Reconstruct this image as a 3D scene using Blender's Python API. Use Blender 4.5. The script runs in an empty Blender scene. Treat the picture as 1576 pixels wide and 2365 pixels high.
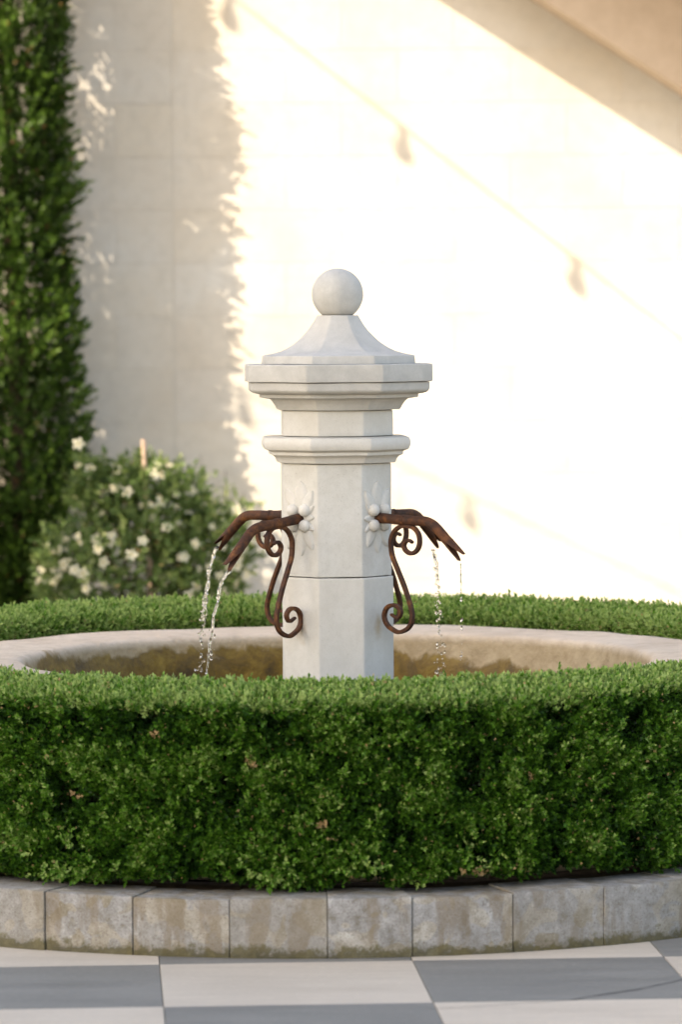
import bpy, math, random
import numpy as np
from mathutils import Matrix, Vector, noise

# ------------------------------------------------------------------ camera, sky, sun, exposure
sc = bpy.context.scene
COL = sc.collection
R = math.radians
cam_d = bpy.data.cameras.new('camera'); cam = bpy.data.objects.new('camera', cam_d); COL.objects.link(cam)
cam_d.sensor_fit = 'HORIZONTAL'; cam_d.sensor_width = 24.0; cam_d.lens = 9400.0 / 1576.0 * 24.0
cam_d.clip_start = 0.1; cam_d.clip_end = 2000
cam_d.dof.use_dof = True; cam_d.dof.focus_distance = 14.50; cam_d.dof.aperture_fstop = cam_d.lens / 60.0
PITCH = math.atan(442.5 / 9400.0)
cam.matrix_world = Matrix.Translation((0.0128, -15.0, 2.037)) @ Matrix.Rotation(math.pi / 2 - PITCH, 4, 'X') @ Matrix.Rotation(R(-0.35), 4, 'Z')
sc.camera = cam

SUN = Vector((1.42, 1.0, -1.564)).normalized()          # the way the sunlight travels
elev = math.asin(-SUN.z); azim = math.atan2(-SUN.x, -SUN.y)
w = bpy.data.worlds.new('World'); sc.world = w; w.use_nodes = True
wn = w.node_tree.nodes; wl = w.node_tree.links
sky = wn.new('ShaderNodeTexSky'); sky.sky_type = 'NISHITA'; sky.sun_disc = False
sky.sun_elevation = elev; sky.sun_rotation = azim % (2 * math.pi); sky.dust_density = 2.5; sky.air_density = 1.0
wl.new(sky.outputs[0], wn['Background'].inputs[0]); wn['Background'].inputs[1].default_value = 0.13
sun_d = bpy.data.lights.new('sun', 'SUN'); sun_d.energy = 3.0; sun_d.angle = R(0.25); sun_d.color = (1.0, 0.925, 0.83)
sun = bpy.data.objects.new('sun', sun_d); COL.objects.link(sun)
sun.rotation_euler = SUN.to_track_quat('-Z', 'Y').to_euler(); sun.location = (-20, -14, 24)
vs = sc.view_settings
vs.view_transform = 'Standard'; vs.look = 'None'; vs.gamma = 1.0; vs.use_curve_mapping = False
vs.exposure = 1.95
vs.use_white_balance = True; vs.white_balance_temperature = 7600; vs.white_balance_tint = 10
sc.render.engine = 'CYCLES'
sc.cycles.use_denoising = True; sc.cycles.max_bounces = 8; sc.cycles.diffuse_bounces = 4
sc.cycles.transmission_bounces = 8; sc.cycles.caustics_reflective = False; sc.cycles.caustics_refractive = False
sc.cycles.sample_clamp_indirect = 6.0

random.seed(7); rng = np.random.default_rng(7)

# ------------------------------------------------------------------ node materials
MATS = {}
class NB:
    def __init__(s, name):
        s.m = bpy.data.materials.new(name); s.m.use_nodes = True; s.t = s.m.node_tree; s.t.nodes.clear()
        s.out = s.t.nodes.new('ShaderNodeOutputMaterial'); s.b = s.t.nodes.new('ShaderNodeBsdfPrincipled')
        s.t.links.new(s.b.outputs[0], s.out.inputs[0]); MATS[name] = s.m
    def n(s, typ, ins=None, **kw):
        nd = s.t.nodes.new(typ)
        for k, v in kw.items(): setattr(nd, k, v)
        for k, v in (ins or {}).items(): s.put(nd.inputs[k], v)
        return nd
    def put(s, sock, v):
        if hasattr(v, 'is_output'): s.t.links.new(v, sock)
        else: sock.default_value = v
    def coord(s, which='Object'): return s.n('ShaderNodeTexCoord').outputs[which]
    def noise(s, scale, detail=4, rough=.55, vec=None, dist=0, w=None):
        nd = s.n('ShaderNodeTexNoise', {'Scale': scale, 'Detail': detail, 'Roughness': rough, 'Distortion': dist, 'Vector': vec if vec is not None else s.coord()})
        if w is not None:
            nd.noise_dimensions = '4D'; s.put(nd.inputs['W'], w)
        return nd.outputs['Fac']
    def ramp(s, fac, stops, interp='LINEAR'):
        nd = s.n('ShaderNodeValToRGB', {'Fac': fac}); cr = nd.color_ramp; cr.interpolation = interp
        while len(cr.elements) < len(stops): cr.elements.new(.5)
        for e, (p, c) in zip(cr.elements, stops):
            e.position = p; e.color = (*c, 1) if not isinstance(c, (int, float)) else (c, c, c, 1)
        return nd.outputs['Color']
    def mix(s, fac, a, b, mode='MIX'):
        nd = s.n('ShaderNodeMix', data_type='RGBA', blend_type=mode)
        s.put(nd.inputs[0], fac); s.put(nd.inputs[6], a if not isinstance(a, tuple) else (*a, 1)); s.put(nd.inputs[7], b if not isinstance(b, tuple) else (*b, 1))
        return nd.outputs[2]
    def math(s, op, a, b=0.0, clamp=False):
        nd = s.n('ShaderNodeMath', operation=op, use_clamp=clamp); s.put(nd.inputs[0], a); s.put(nd.inputs[1], b); return nd.outputs[0]
    def sep(s, vec): return s.n('ShaderNodeSeparateXYZ', {0: vec}).outputs
    def rand(s): return s.n('ShaderNodeObjectInfo').outputs['Random']
    def bump(s, h, strength=.3, dist=.01):
        nd = s.n('ShaderNodeBump', {'Height': h, 'Strength': strength, 'Distance': dist}); s.put(s.b.inputs['Normal'], nd.outputs[0])
    def fin(s, col=None, rough=.8, metal=0.0, spec=.3):
        if col is not None: s.put(s.b.inputs['Base Color'], col if not isinstance(col, tuple) else (*col, 1))
        s.put(s.b.inputs['Roughness'], rough); s.put(s.b.inputs['Metallic'], metal); s.put(s.b.inputs['Specular IOR Level'], spec)
        return s.m

def m_stone(name='limestone', pat=0.0):
    b = NB(name); geo = b.n('ShaderNodeNewGeometry').outputs['Position']; r = b.rand()
    big = b.noise(5, 5, .6, geo); fine = b.noise(230, 3, .6, geo); mid = b.noise(38, 4, .6, geo)
    c = b.ramp(big, [(.28, (.48, .455, .405)), (.5, (.56, .54, .495)), (.75, (.60, .585, .55))])
    c = b.mix(b.ramp(mid, [(.35, .30), (.6, 0.0)]), c, (.44, .42, .375))
    pits = b.ramp(fine, [(.30, .6), (.40, 0.0)])
    c = b.mix(pits, c, (.33, .31, .27))
    c = b.mix(b.math('MULTIPLY', r, .35), c, (.57, .53, .475))
    for q in ((-.1353, -.150, .905), (.1447, -.130, .915)):
        dd = b.n('ShaderNodeVectorMath', {0: b.n('ShaderNodeVectorMath', {0: geo, 1: q}, operation='SUBTRACT').outputs[0], 1: (1, 1, .45)}, operation='MULTIPLY').outputs[0]
        dl = b.math('ADD', b.n('ShaderNodeVectorMath', {0: dd}, operation='LENGTH').outputs['Value'], b.math('MULTIPLY', b.math('SUBTRACT', mid, .5), .03))
        c = b.mix(b.ramp(dl, [(.004, .55), (.028, 0.0)]), c, (.34, .22, .085))
    if pat: c = b.mix(b.ramp(b.noise(9, 5, .65, geo, .5), [(.3, pat), (.7, pat * .35)]), c, (.30, .295, .28))  # grey patina, also darkened to stand in for weaker light on the top pieces
    h = b.math('ADD', b.math('MULTIPLY', fine, .45), mid); b.bump(h, .3, .004)
    return b.fin(c, .85, 0, .2)
def m_basin():
    b = NB('basin_stone'); p = b.coord(); x, y, z = b.sep(p)
    big = b.noise(3.2, 5, .6, p); fine = b.noise(70, 4, .65, p); mid = b.noise(16, 5, .65, p)
    c = b.ramp(big, [(.25, (.46, .365, .275)), (.5, (.55, .45, .35)), (.75, (.60, .51, .41))])
    c = b.mix(b.ramp(mid, [(.36, .45), (.55, 0.0)]), c, (.40, .32, .235))
    # algae and iron stains left by the splashing water, on the inner face
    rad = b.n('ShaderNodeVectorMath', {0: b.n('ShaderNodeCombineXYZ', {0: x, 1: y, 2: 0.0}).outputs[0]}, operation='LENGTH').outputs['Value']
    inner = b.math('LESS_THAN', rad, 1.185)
    st = b.noise(2.3, 4, .6, p, .4); st2 = b.noise(9, 5, .7, p, .6)
    stretch = b.n('ShaderNodeMapping', {'Vector': p, 'Scale': (5, 5, 1.0)}).outputs[0]
    streak = b.noise(1.6, 4, .6, stretch)
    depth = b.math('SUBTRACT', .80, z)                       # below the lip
    lvl = b.math('ADD', b.math('MULTIPLY', depth, 7.0), b.math('MULTIPLY', b.math('SUBTRACT', st, .5), 1.7))
    lvl = b.math('ADD', lvl, b.math('MULTIPLY', b.math('SUBTRACT', streak, .5), .7))
    lvl = b.math('ADD', lvl, b.math('MULTIPLY', b.math('SUBTRACT', st2, .5), .55))
    lvl = b.math('SUBTRACT', lvl, b.math('MULTIPLY', x, .24))
    mask = b.math('MULTIPLY', b.ramp(lvl, [(.43, 0.0), (.58, .9), (1.0, 1.0)]), inner)
    stain = b.ramp(st2, [(.3, (.045, .025, .003)), (.5, (.135, .077, .006)), (.72, (.26, .165, .026))])
    c = b.mix(b.math('MULTIPLY', b.ramp(b.math('MULTIPLY', depth, 10.0), [(.06, 0.0), (.4, .9)]), inner), c, b.ramp(mid, [(.3, (.25, .18, .095)), (.7, (.41, .315, .19))]))  # damp tone, begun just under the lip to stand in for shade there
    c = b.mix(mask, c, stain)
    b.bump(b.math('ADD', b.math('MULTIPLY', mid, 1.2), b.math('MULTIPLY', fine, .6)), .55, .012)
    return b.fin(c, b.ramp(mask, [(0, .85), (1, .5)]), 0, .25)
def m_kerb():
    b = NB('weathered_kerb_stone'); r = b.rand(); geo = b.n('ShaderNodeNewGeometry').outputs['Position']; z = b.sep(geo)[2]
    big = b.noise(6.5, 5, .62, geo, .3, b.math('MULTIPLY', r, 11)); mid = b.noise(26, 5, .7, geo, .2); fine = b.noise(150, 3, .7, geo); pat = b.noise(9, 2, .4, geo, 1.0, b.math('MULTIPLY', r, 5))
    c = b.ramp(big, [(.30, (.15, .125, .088)), (.42, (.235, .21, .165)), (.54, (.325, .30, .26)), (.68, (.46, .445, .41))])
    c = b.mix(b.ramp(pat, [(.47, 0.0), (.50, .75)]), c, b.ramp(mid, [(.3, (.165, .17, .175)), (.55, (.27, .27, .275)), (.75, (.44, .44, .435))]))
    c = b.mix(b.ramp(mid, [(.30, .7), (.46, 0.0)]), c, (.15, .125, .088))
    c = b.mix(b.math('MULTIPLY', r, .18), c, (.30, .255, .185))
    c = b.mix(b.ramp(fine, [(.34, .65), (.46, 0.0)]), c, (.12, .10, .075)); c = b.mix(b.ramp(fine, [(.60, 0.0), (.70, .5)]), c, (.50, .48, .43))
    st = b.noise(7, 4, .6, b.n('ShaderNodeMapping', {'Vector': geo, 'Scale': (1.6, 1.6, .35)}).outputs[0], .3); c = b.mix(b.ramp(st, [(.52, 0.0), (.60, .55)]), c, (.165, .125, .078))
    c = b.mix(b.math('MULTIPLY', b.math('FRACT', b.math('MULTIPLY', r, 7.31)), .30), c, (.19, .175, .15))
    # moss and soil splashed on the foot, patchy
    lv = b.math('SUBTRACT', b.math('ADD', b.math('MULTIPLY', big, .07), b.math('MULTIPLY', mid, .13)), b.math('ADD', z, .060))
    c = b.mix(b.ramp(lv, [(.0, 0.0), (.022, .85)]), c, b.ramp(mid, [(.35, (.035, .032, .012)), (.65, (.10, .085, .035))]))
    b.bump(b.math('ADD', mid, b.math('MULTIPLY', fine, .5)), .5, .008)
    return b.fin(c, .9, 0, .15)
def m_wall():
    b = NB('wall_block'); r = b.rand(); geo = b.n('ShaderNodeNewGeometry').outputs['Position']
    big = b.noise(1.3, 5, .6, geo); mid = b.noise(14, 4, .6, geo); fine = b.noise(90, 3, .6, geo)
    c = b.ramp(big, [(.3, (.53, .46, .365)), (.5, (.59, .535, .45)), (.7, (.60, .575, .52))])
    c = b.mix(b.math('MULTIPLY', r, .3), c, (.54, .53, .51)); c = b.mix(b.ramp(mid, [(.35, .35), (.55, 0.0)]), c, (.47, .43, .365))
    b.bump(b.math('ADD', mid, fine), .3, .006)
    return b.fin(c, .9, 0, .15)
def m_simple(name, c0, c1, scale=8, rough=.85, bump=.3, spec=.2, metal=0.0, bd=.006):
    b = NB(name); n1 = b.noise(scale, 5, .6); n2 = b.noise(scale * 9, 3, .6)
    b.bump(b.math('ADD', n1, b.math('MULTIPLY', n2, .5)), bump, bd)
    return b.fin(b.ramp(b.math('ADD', b.math('MULTIPLY', n1, .75), b.math('MULTIPLY', n2, .25)), [(.32, c0), (.68, c1)]), rough, metal, spec)
def m_rust():
    b = NB('rusty_iron'); n1 = b.noise(26, 5, .65); n2 = b.noise(170, 3, .6); n3 = b.noise(420, 2, .6)
    c = b.ramp(n1, [(.28, (.022, .010, .006)), (.46, (.05, .018, .0075)), (.58, (.10, .034, .010)), (.72, (.19, .075, .022))])
    c = b.mix(b.ramp(n2, [(.3, .6), (.5, 0.0)]), c, (.024, .012, .008))
    b.bump(b.math('ADD', n2, b.math('MULTIPLY', n3, .5)), .45, .003)
    return b.fin(c, .72, 0.0, .3)
def m_leaf(name, stops, rough=.42, transl=.25, dry=(.46, .31, .15)):
    b = NB(name); a = b.n('ShaderNodeAttribute', attribute_name='tint').outputs['Fac']
    c = b.ramp(a, stops + [(.965, stops[-1][1]), (.98, dry)])
    b.fin(c, rough, 0, .26)
    tr = b.n('ShaderNodeBsdfTranslucent', {0: c}); mx = b.n('ShaderNodeMixShader', {0: transl, 1: b.b.outputs[0], 2: tr.outputs[0]})
    b.t.links.new(mx.outputs[0], b.out.inputs[0]); return b.m
def m_glass(name):
    b = NB(name); b.put(b.b.inputs['Transmission Weight'], 1.0); b.put(b.b.inputs['IOR'], 1.33)
    n1 = b.noise(130, 2, .5); b.bump(n1, .5, .004)
    return b.fin((.98, .99, 1.0), .02, 0, .6)
def m_tile(name, c0, c1):
    b = NB(name); geo = b.n('ShaderNodeNewGeometry').outputs['Position']
    s = b.n('ShaderNodeMapping', {'Vector': geo, 'Scale': (1, 3.5, 1)}).outputs[0]
    n1 = b.noise(2.2, 5, .6, s); n2 = b.noise(45, 4, .6, geo); n3 = b.noise(260, 2, .6, geo)
    c = b.ramp(b.math('ADD', b.math('MULTIPLY', n1, .7), b.math('MULTIPLY', n2, .3)), [(.3, c0), (.7, c1)])
    c = b.mix(b.math('MULTIPLY', b.rand(), .25), c, tuple(v * .86 for v in c0)); c = b.mix(b.ramp(n2, [(.62, 0.0), (.74, .35)]), c, tuple(min(1, v * 1.3) for v in c1)); c = b.mix(b.ramp(n3, [(.30, .4), (.40, 0.0)]), c, tuple(v * .7 for v in c0))
    sc_ = b.noise(3.5, 5, .7, b.n('ShaderNodeMapping', {'Vector': geo, 'Rotation': (0, 0, .5), 'Scale': (.6, 5, 1)}).outputs[0], .8); c = b.mix(b.ramp(sc_, [(.55, 0.0), (.66, .22)]), c, tuple(min(1, v * 1.2) for v in c1)); c = b.mix(b.ramp(sc_, [(.34, .25), (.44, 0.0)]), c, tuple(v * .8 for v in c0))
    b.bump(b.math('ADD', n2, n3), .15, .003)
    return b.fin(c, b.ramp(n1, [(.3, .55), (.7, .75)]), 0, .3)
def m_checker_ground():
    b = NB('checker_ground'); geo = b.n('ShaderNodeNewGeometry').outputs['Position']
    mp = b.n('ShaderNodeMapping', {'Vector': geo, 'Rotation': (0, 0, -TY), 'Location': (0, 0, 0)}, vector_type='POINT').outputs[0]
    off = b.n('ShaderNodeVectorMath', {0: mp, 1: (TOX, TOY, 0.37)}, operation='ADD').outputs[0]
    ck = b.n('ShaderNodeTexChecker', {'Vector': off, 'Scale': 1 / TS, 'Color1': (.40, .37, .325, 1), 'Color2': (.15, .155, .16, 1)}).outputs[0]
    c = b.mix(b.noise(3, 5, .6, geo), ck, (.3, .28, .25)); return b.fin(c, .7)

TS = .806; TY = R(3.4)                                       # pavement tile size and turn
_c = Vector((-.146, -2.539)); _cr = Matrix.Rotation(-TY, 2) @ _c
TOX = -_cr.x + TS / 2; TOY = -_cr.y + TS / 2
m_stone(); m_stone('patina_dimmed_limestone', .62); m_basin(); m_kerb(); m_wall(); m_rust(); m_glass('water')
m_tile('light_tile', (.445, .385, .315), (.55, .485, .405)); m_tile('dark_tile', (.155, .150, .137), (.245, .235, .213))
m_checker_ground()
m_simple('mortar', (.25, .22, .175), (.36, .325, .27), 30, .95, .5); m_simple('wall_mortar', (.52, .475, .405), (.57, .53, .46), 30, .95, .4)
m_simple('crack_dirt', (.06, .06, .06), (.10, .10, .095), 30, .95)
m_simple('soil', (.045, .03, .018), (.10, .07, .042), 22, .98, .9, .1, 0, .02)
m_simple('bark', (.055, .037, .024), (.14, .10, .07), 24, .95, .9, .1, 0, .02)
m_simple('hedge_twigs', (.012, .014, .006), (.026, .026, .010), 60, .95, .8, .05)
m_simple('tan_stucco', (.47, .375, .285), (.56, .455, .355), 9, .9, .3); m_simple('roof_timber', (.30, .20, .12), (.42, .29, .18), 12, .8, .4)
m_simple('stake_wood', (.40, .28, .20), (.52, .38, .29), 20, .8, .3); m_simple('pole_wood', (.10, .07, .045), (.20, .14, .09), 16, .85, .5)
m_simple('black_cord', (.015, .015, .015), (.03, .03, .03), 40, .6, .1); m_simple('bulb_glass', (.25, .22, .18), (.32, .28, .22), 40, .15, .05, .5)
m_simple('petal_white', (.55, .52, .36), (.70, .67, .52), 40, .6, .2); m_simple('flower_eye', (.55, .42, .14), (.65, .5, .2), 60, .6, .2)
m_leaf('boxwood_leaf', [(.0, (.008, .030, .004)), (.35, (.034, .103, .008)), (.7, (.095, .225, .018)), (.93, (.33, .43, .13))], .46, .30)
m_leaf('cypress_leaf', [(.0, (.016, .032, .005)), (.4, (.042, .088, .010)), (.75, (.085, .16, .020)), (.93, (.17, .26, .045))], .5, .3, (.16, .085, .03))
m_leaf('shrub_leaf', [(.0, (.05, .085, .022)), (.45, (.115, .18, .05)), (.8, (.22, .29, .09)), (.93, (.36, .40, .16))], .4, .3)
m_leaf('tree_leaf', [(.0, (.02, .05, .012)), (.6, (.05, .11, .02)), (.93, (.09, .16, .03))], .45, .25)

# ------------------------------------------------------------------ helpers
def tag(o, label=None, cat=None, group=None, kind=None):
    for k, v in (('label', label), ('category', cat), ('group', group), ('kind', kind)):
        if v: o[k] = v
    return o
def empty(name, loc=(0, 0, 0), rz=0):
    o = bpy.data.objects.new(name, None); o.location = loc; o.rotation_euler.z = rz; o.empty_display_size = .1; COL.objects.link(o); return o
def mesh_data(name, V, F, mat, smooth=False, sharp=None):
    me = bpy.data.meshes.new(name); me.from_pydata([tuple(v) for v in V], [], F); me.materials.append(MATS[mat]); me.update()
    if smooth:
        me.polygons.foreach_set('use_smooth', [True] * len(me.polygons))
        if sharp is not None: me.set_sharp_from_angle(angle=R(sharp))
    return me
def link(name, me, parent=None):
    o = bpy.data.objects.new(name, me); COL.objects.link(o)
    if parent: o.parent = parent
    return o
def mk(name, V, F, mat, parent=None, smooth=False, sharp=None): return link(name, mesh_data(name, V, F, mat, smooth, sharp), parent)
def merge(parts):
    V, F = [], []
    for v, f in parts:
        k = len(V); V += list(v); F += [tuple(i + k for i in q) for q in f]
    return V, F
def box(x0, x1, y0, y1, z0, z1, bev=0.0):
    if bev <= 0:
        V = [(x, y, z) for z in (z0, z1) for x, y in ((x0, y0), (x1, y0), (x1, y1), (x0, y1))]
        return V, [(3, 2, 1, 0), (4, 5, 6, 7), (0, 1, 5, 4), (1, 2, 6, 5), (2, 3, 7, 6), (3, 0, 4, 7)]
    V, F = [], []; b = bev; x, y = (x0, x1), (y0, y1)
    rings = [(z0, b), (z0 + b, 0), (z1 - b, 0), (z1, b)]
    for z, i in rings:
        a0, a1, c0, c1 = x0 + i, x1 - i, y0 + i, y1 - i
        V += [(a0 + b - i * 0, c0, z), (a1 - b, c0, z), (a1, c0 + b, z), (a1, c1 - b, z), (a1 - b, c1, z), (a0 + b, c1, z), (a0, c1 - b, z), (a0, c0 + b, z)]
    for r_ in range(3):
        for k in range(8): F.append((r_ * 8 + k, r_ * 8 + (k + 1) % 8, r_ * 8 + 8 + (k + 1) % 8, r_ * 8 + 8 + k))
    F += [tuple(range(7, -1, -1)), tuple(range(24, 32))]
    return V, F
def loft(rings, closed=True, cap0=True, cap1=True):
    n = len(rings[0]); V = [p for r_ in rings for p in r_]; F = []
    for i in range(len(rings) - 1):
        for k in range(n if closed else n - 1):
            a, b_ = i * n + k, i * n + (k + 1) % n
            F.append((a, b_, b_ + n, a + n))
    if cap0: F.append(tuple(range(n - 1, -1, -1)))
    if cap1: F.append(tuple((len(rings) - 1) * n + k for k in range(n)))
    return V, F
def catmull(P, sub):
    P = [Vector(p) for p in P]; out = []
    for i in range(len(P) - 1):
        a, b_, c, d = P[max(i - 1, 0)], P[i], P[i + 1], P[min(i + 2, len(P) - 1)]
        for k in range(sub):
            t = k / sub
            out.append(.5 * ((2 * b_) + (c - a) * t + (2 * a - 5 * b_ + 4 * c - d) * t * t + (3 * b_ - a - 3 * c + d) * t ** 3))
    out.append(P[-1]); return out
def tube(P, rad, n=10, caps=True):
    P = [Vector(p) for p in P]; rings = []; up = None
    for i, p in enumerate(P):
        t = (P[min(i + 1, len(P) - 1)] - P[max(i - 1, 0)]).normalized()
        if up is None: up = t.orthogonal().normalized()
        up = (up - t * up.dot(t)).normalized(); s = t.cross(up)
        r_ = rad[i] if hasattr(rad, '__len__') else rad
        rings.append([tuple(p + (up * math.cos(2 * math.pi * k / n) + s * math.sin(2 * math.pi * k / n)) * r_) for k in range(n)])
    return loft(rings, True, caps, caps)
def ico(c, r_, sub=1, sq=(1, 1, 1)):
    t = (1 + 5 ** .5) / 2
    V = [Vector(v).normalized() for v in ((-1, t, 0), (1, t, 0), (-1, -t, 0), (1, -t, 0), (0, -1, t), (0, 1, t), (0, -1, -t), (0, 1, -t), (t, 0, -1), (t, 0, 1), (-t, 0, -1), (-t, 0, 1))]
    F = [(0, 11, 5), (0, 5, 1), (0, 1, 7), (0, 7, 10), (0, 10, 11), (1, 5, 9), (5, 11, 4), (11, 10, 2), (10, 7, 6), (7, 1, 8), (3, 9, 4), (3, 4, 2), (3, 2, 6), (3, 6, 8), (3, 8, 9), (4, 9, 5), (2, 4, 11), (6, 2, 10), (8, 6, 7), (9, 8, 1)]
    for _ in range(sub):
        cache = {}; G = []
        def mid(a, b_):
            k = (min(a, b_), max(a, b_))
            if k not in cache: V.append((V[a] + V[b_]).normalized()); cache[k] = len(V) - 1
            return cache[k]
        for a, b_, c_ in F:
            x, y, z = mid(a, b_), mid(b_, c_), mid(c_, a); G += [(a, x, z), (b_, y, x), (c_, z, y), (x, y, z)]
        F = G
    return [(c[0] + v.x * r_ * sq[0], c[1] + v.y * r_ * sq[1], c[2] + v.z * r_ * sq[2]) for v in V], F

# leaves: sprigs of small folded leaves set on points along given directions, one mesh for a whole mass of foliage
def sprig_template(K, length, leaf_l, leaf_w, spread, seed):
    g = np.random.default_rng(seed); T = []; base = np.array([[0, 0, 0], [.45, .5, .05], [.45, -.5, .05], [.5, 0, -.09], [1, 0, -.02]])
    for k in range(K):
        t = k / max(K - 1, 1); az = k * 2.4 + g.normal(0, .4); el = (1 - t * .75) * spread + g.normal(0, .18)
        L = leaf_l * (1 - .25 * t) * g.uniform(.75, 1.2); W = leaf_w * (1 - .2 * t) * g.uniform(.8, 1.15)
        v = base * np.array([L, W, L]); tw = g.normal(0, .5)
        c, s = math.cos(tw), math.sin(tw); v = np.stack([v[:, 0], c * v[:, 1] - s * v[:, 2], s * v[:, 1] + c * v[:, 2]], 1)
        ca, sa = math.cos(math.pi / 2 - el), math.sin(math.pi / 2 - el)
        v = np.stack([ca * v[:, 0] - sa * v[:, 2], v[:, 1], sa * v[:, 0] + ca * v[:, 2]], 1)
        c, s = math.cos(az), math.sin(az); v = np.stack([c * v[:, 0] - s * v[:, 1], s * v[:, 0] + c * v[:, 1], v[:, 2]], 1)
        T.append(v + np.array([0, 0, t * length]))
    return np.concatenate(T)
LEAF_F = np.array([[0, 2, 3], [0, 3, 1], [3, 2, 4], [1, 3, 4]])
def foliage(name, P, N, S, tint, mat, parent, K=9, length=.032, leaf=(.0135, .0085), spread=1.0, jitter=.35, stuff=True, variants=4):
    n = len(P); N = N + rng.normal(0, jitter, (n, 3)); N /= np.linalg.norm(N, axis=1, keepdims=True) + 1e-9
    A = rng.normal(0, 1, (n, 3)); X = A - (A * N).sum(1, keepdims=True) * N; X /= np.linalg.norm(X, axis=1, keepdims=True) + 1e-9
    Y = np.cross(N, X); Fm = np.stack([X, Y, N], 1)
    vid = rng.integers(0, variants, n); Tm = np.stack([sprig_template(K, length, leaf[0], leaf[1], spread, 50 + v) for v in range(variants)])
    V = np.einsum('nki,nij->nkj', Tm[vid], Fm) * S[:, None, None] + P[:, None, :]
    V = V.reshape(-1, 3).astype(np.float32); nl = n * K
    F = (LEAF_F[None] + (np.arange(nl) * 5)[:, None, None]).reshape(-1, 3).astype(np.int32)
    tl = np.clip(np.repeat(tint, K) + rng.normal(0, .13, nl), 0, .93); dry = (rng.random(nl) < .009) | (np.repeat(tint, K) > 1.5); tl[dry] = 1.0
    tv = np.repeat(tl, 5).astype(np.float32)
    me = bpy.data.meshes.new(name); me.vertices.add(len(V)); me.vertices.foreach_set('co', V.ravel())
    me.loops.add(F.size); me.loops.foreach_set('vertex_index', F.ravel())
    me.polygons.add(len(F)); me.polygons.foreach_set('loop_start', np.arange(0, F.size, 3, dtype=np.int32))
    at = me.attributes.new('tint', 'FLOAT', 'POINT'); at.data.foreach_set('value', tv)
    me.materials.append(MATS[mat]); me.update(calc_edges=True)
    o = link(name, me, parent)
    if stuff: o['kind'] = 'stuff'
    return o
def fbm(P, freq, seed=0.0, octv=2):
    out = np.empty(len(P)); off = Vector((seed * 13.7, seed * 7.1, seed * 3.3))
    for i, p in enumerate(P):
        v = Vector(p) * freq + off; s = noise.noise(v)
        if octv > 1: s += .5 * noise.noise(v * 2.1)
        if octv > 2: s += .25 * noise.noise(v * 4.3)
        out[i] = s
    return out

# ------------------------------------------------------------------ ground and pavement
RC = Vector((-.07, -.05))                                    # centre of the planted ring
gnd = mk('ground', [(-60, -60, -.03), (60, -60, -.03), (60, 60, -.03), (-60, 60, -.03)], [(0, 1, 2, 3)], 'checker_ground'); tag(gnd, kind='structure')
pav = mk('pavement', [(-6.2, -10.5, -.024), (6.2, -10.5, -.024), (6.2, .9, -.024), (-6.2, .9, -.024)], [(0, 1, 2, 3)], 'mortar'); tag(pav, kind='structure')
tv, tf = box(-TS / 2 + .0012, TS / 2 - .0012, -TS / 2 + .0012, TS / 2 - .0012, -.02, 0, .0012)
td = [mesh_data('light_tile', tv, tf, 'light_tile'), mesh_data('dark_tile', tv, tf, 'dark_tile')]
ux = Vector((math.cos(TY), math.sin(TY))); uy = Vector((-math.sin(TY), math.cos(TY)))
for j in range(-9, 4):
    for i in range(-7, 8):
        c = _c + ux * (i * TS) + uy * (j * TS)
        if abs(c.x) > 5.7 or c.y < -10 or c.y > .4: continue
        if (c - RC).length < 1.2: continue
        o = link('tile', td[(i + j) % 2], pav); o.location = (c.x, c.y, random.uniform(-.0006, .0006)); o.rotation_euler = (0, 0, TY)
# hairline crack running over two tiles
cp = [(.27, -3.04), (.40, -3.0), (.52, -2.955), (.66, -2.91), (.72, -2.87), (.80, -2.79), (.90, -2.71), (1.0, -2.60), (1.10, -2.49), (1.3, -2.36), (1.6, -2.2)]
cl = catmull([(x, y, 0) for x, y in cp], 6); V, F = [], []
for i, p in enumerate(cl):
    wd = (.0015 if p.x < .7 else .006) * random.uniform(.5, 1.3); p = p + Vector((random.uniform(-.004, .004), random.uniform(-.006, .006), 0))
    V += [(p.x, p.y - wd, .0018), (p.x, p.y + wd, .0018)]
    if i: F.append((2 * i - 2, 2 * i, 2 * i + 1, 2 * i - 1))
mk('crack', V, F, 'crack_dirt', pav)

# ------------------------------------------------------------------ back wall of blocks with the raking gable
wall = empty('garden_wall', (0, 7.5, 0)); tag(wall, 'pale limestone block wall behind the fountain, sunlit and crossed by a tree shadow', 'wall')
mk('wall_core', *box(-7, 7, .003, .34, -.02, 6.0), 'wall_mortar', wall)
BH, BL, JX = .292, .62, -.905
bd_full = mesh_data('block', *box(-BL / 2 + .0007, BL / 2 - .0007, 0, .03, .0007, BH - .0007, .0012), 'wall_block')
half = {}
def block(x0, x1, z0, y=0.0):
    L = round(x1 - x0, 3)
    if abs(L - BL) < .002: me = bd_full
    else:
        if L not in half: half[L] = mesh_data('block', *box(-L / 2 + .0007, L / 2 - .0007, 0, .03, .0007, BH - .0007, .0012), 'wall_block')
        me = half[L]
    o = link('block', me, wall); o.location = ((x0 + x1) / 2, y + random.uniform(-.0008, .0008), z0)
for r_ in range(15):
    z0 = .02 + r_ * BH; off = 0 if r_ % 2 else BL / 2
    for side in (-1, 1):
        a = JX + side * .004; first = True; k = 0
        while abs(a - JX) < (2.6 if side < 0 else 4.6):
            L = BL / 2 if (first and off) else BL
            b_ = a + side * L; block(min(a, b_), max(a, b_), z0); a = b_; first = False
gab = empty('raking_gable', (1.5, 7.5, 3.4)); tag(gab, 'tan stucco raking gable jutting from the top of the wall', 'gable')
def rake(x): return 3.757 - .643 * (x - 1.120) - 3.4          # lower edge, relative to the gable origin
V, F = [], []
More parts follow.
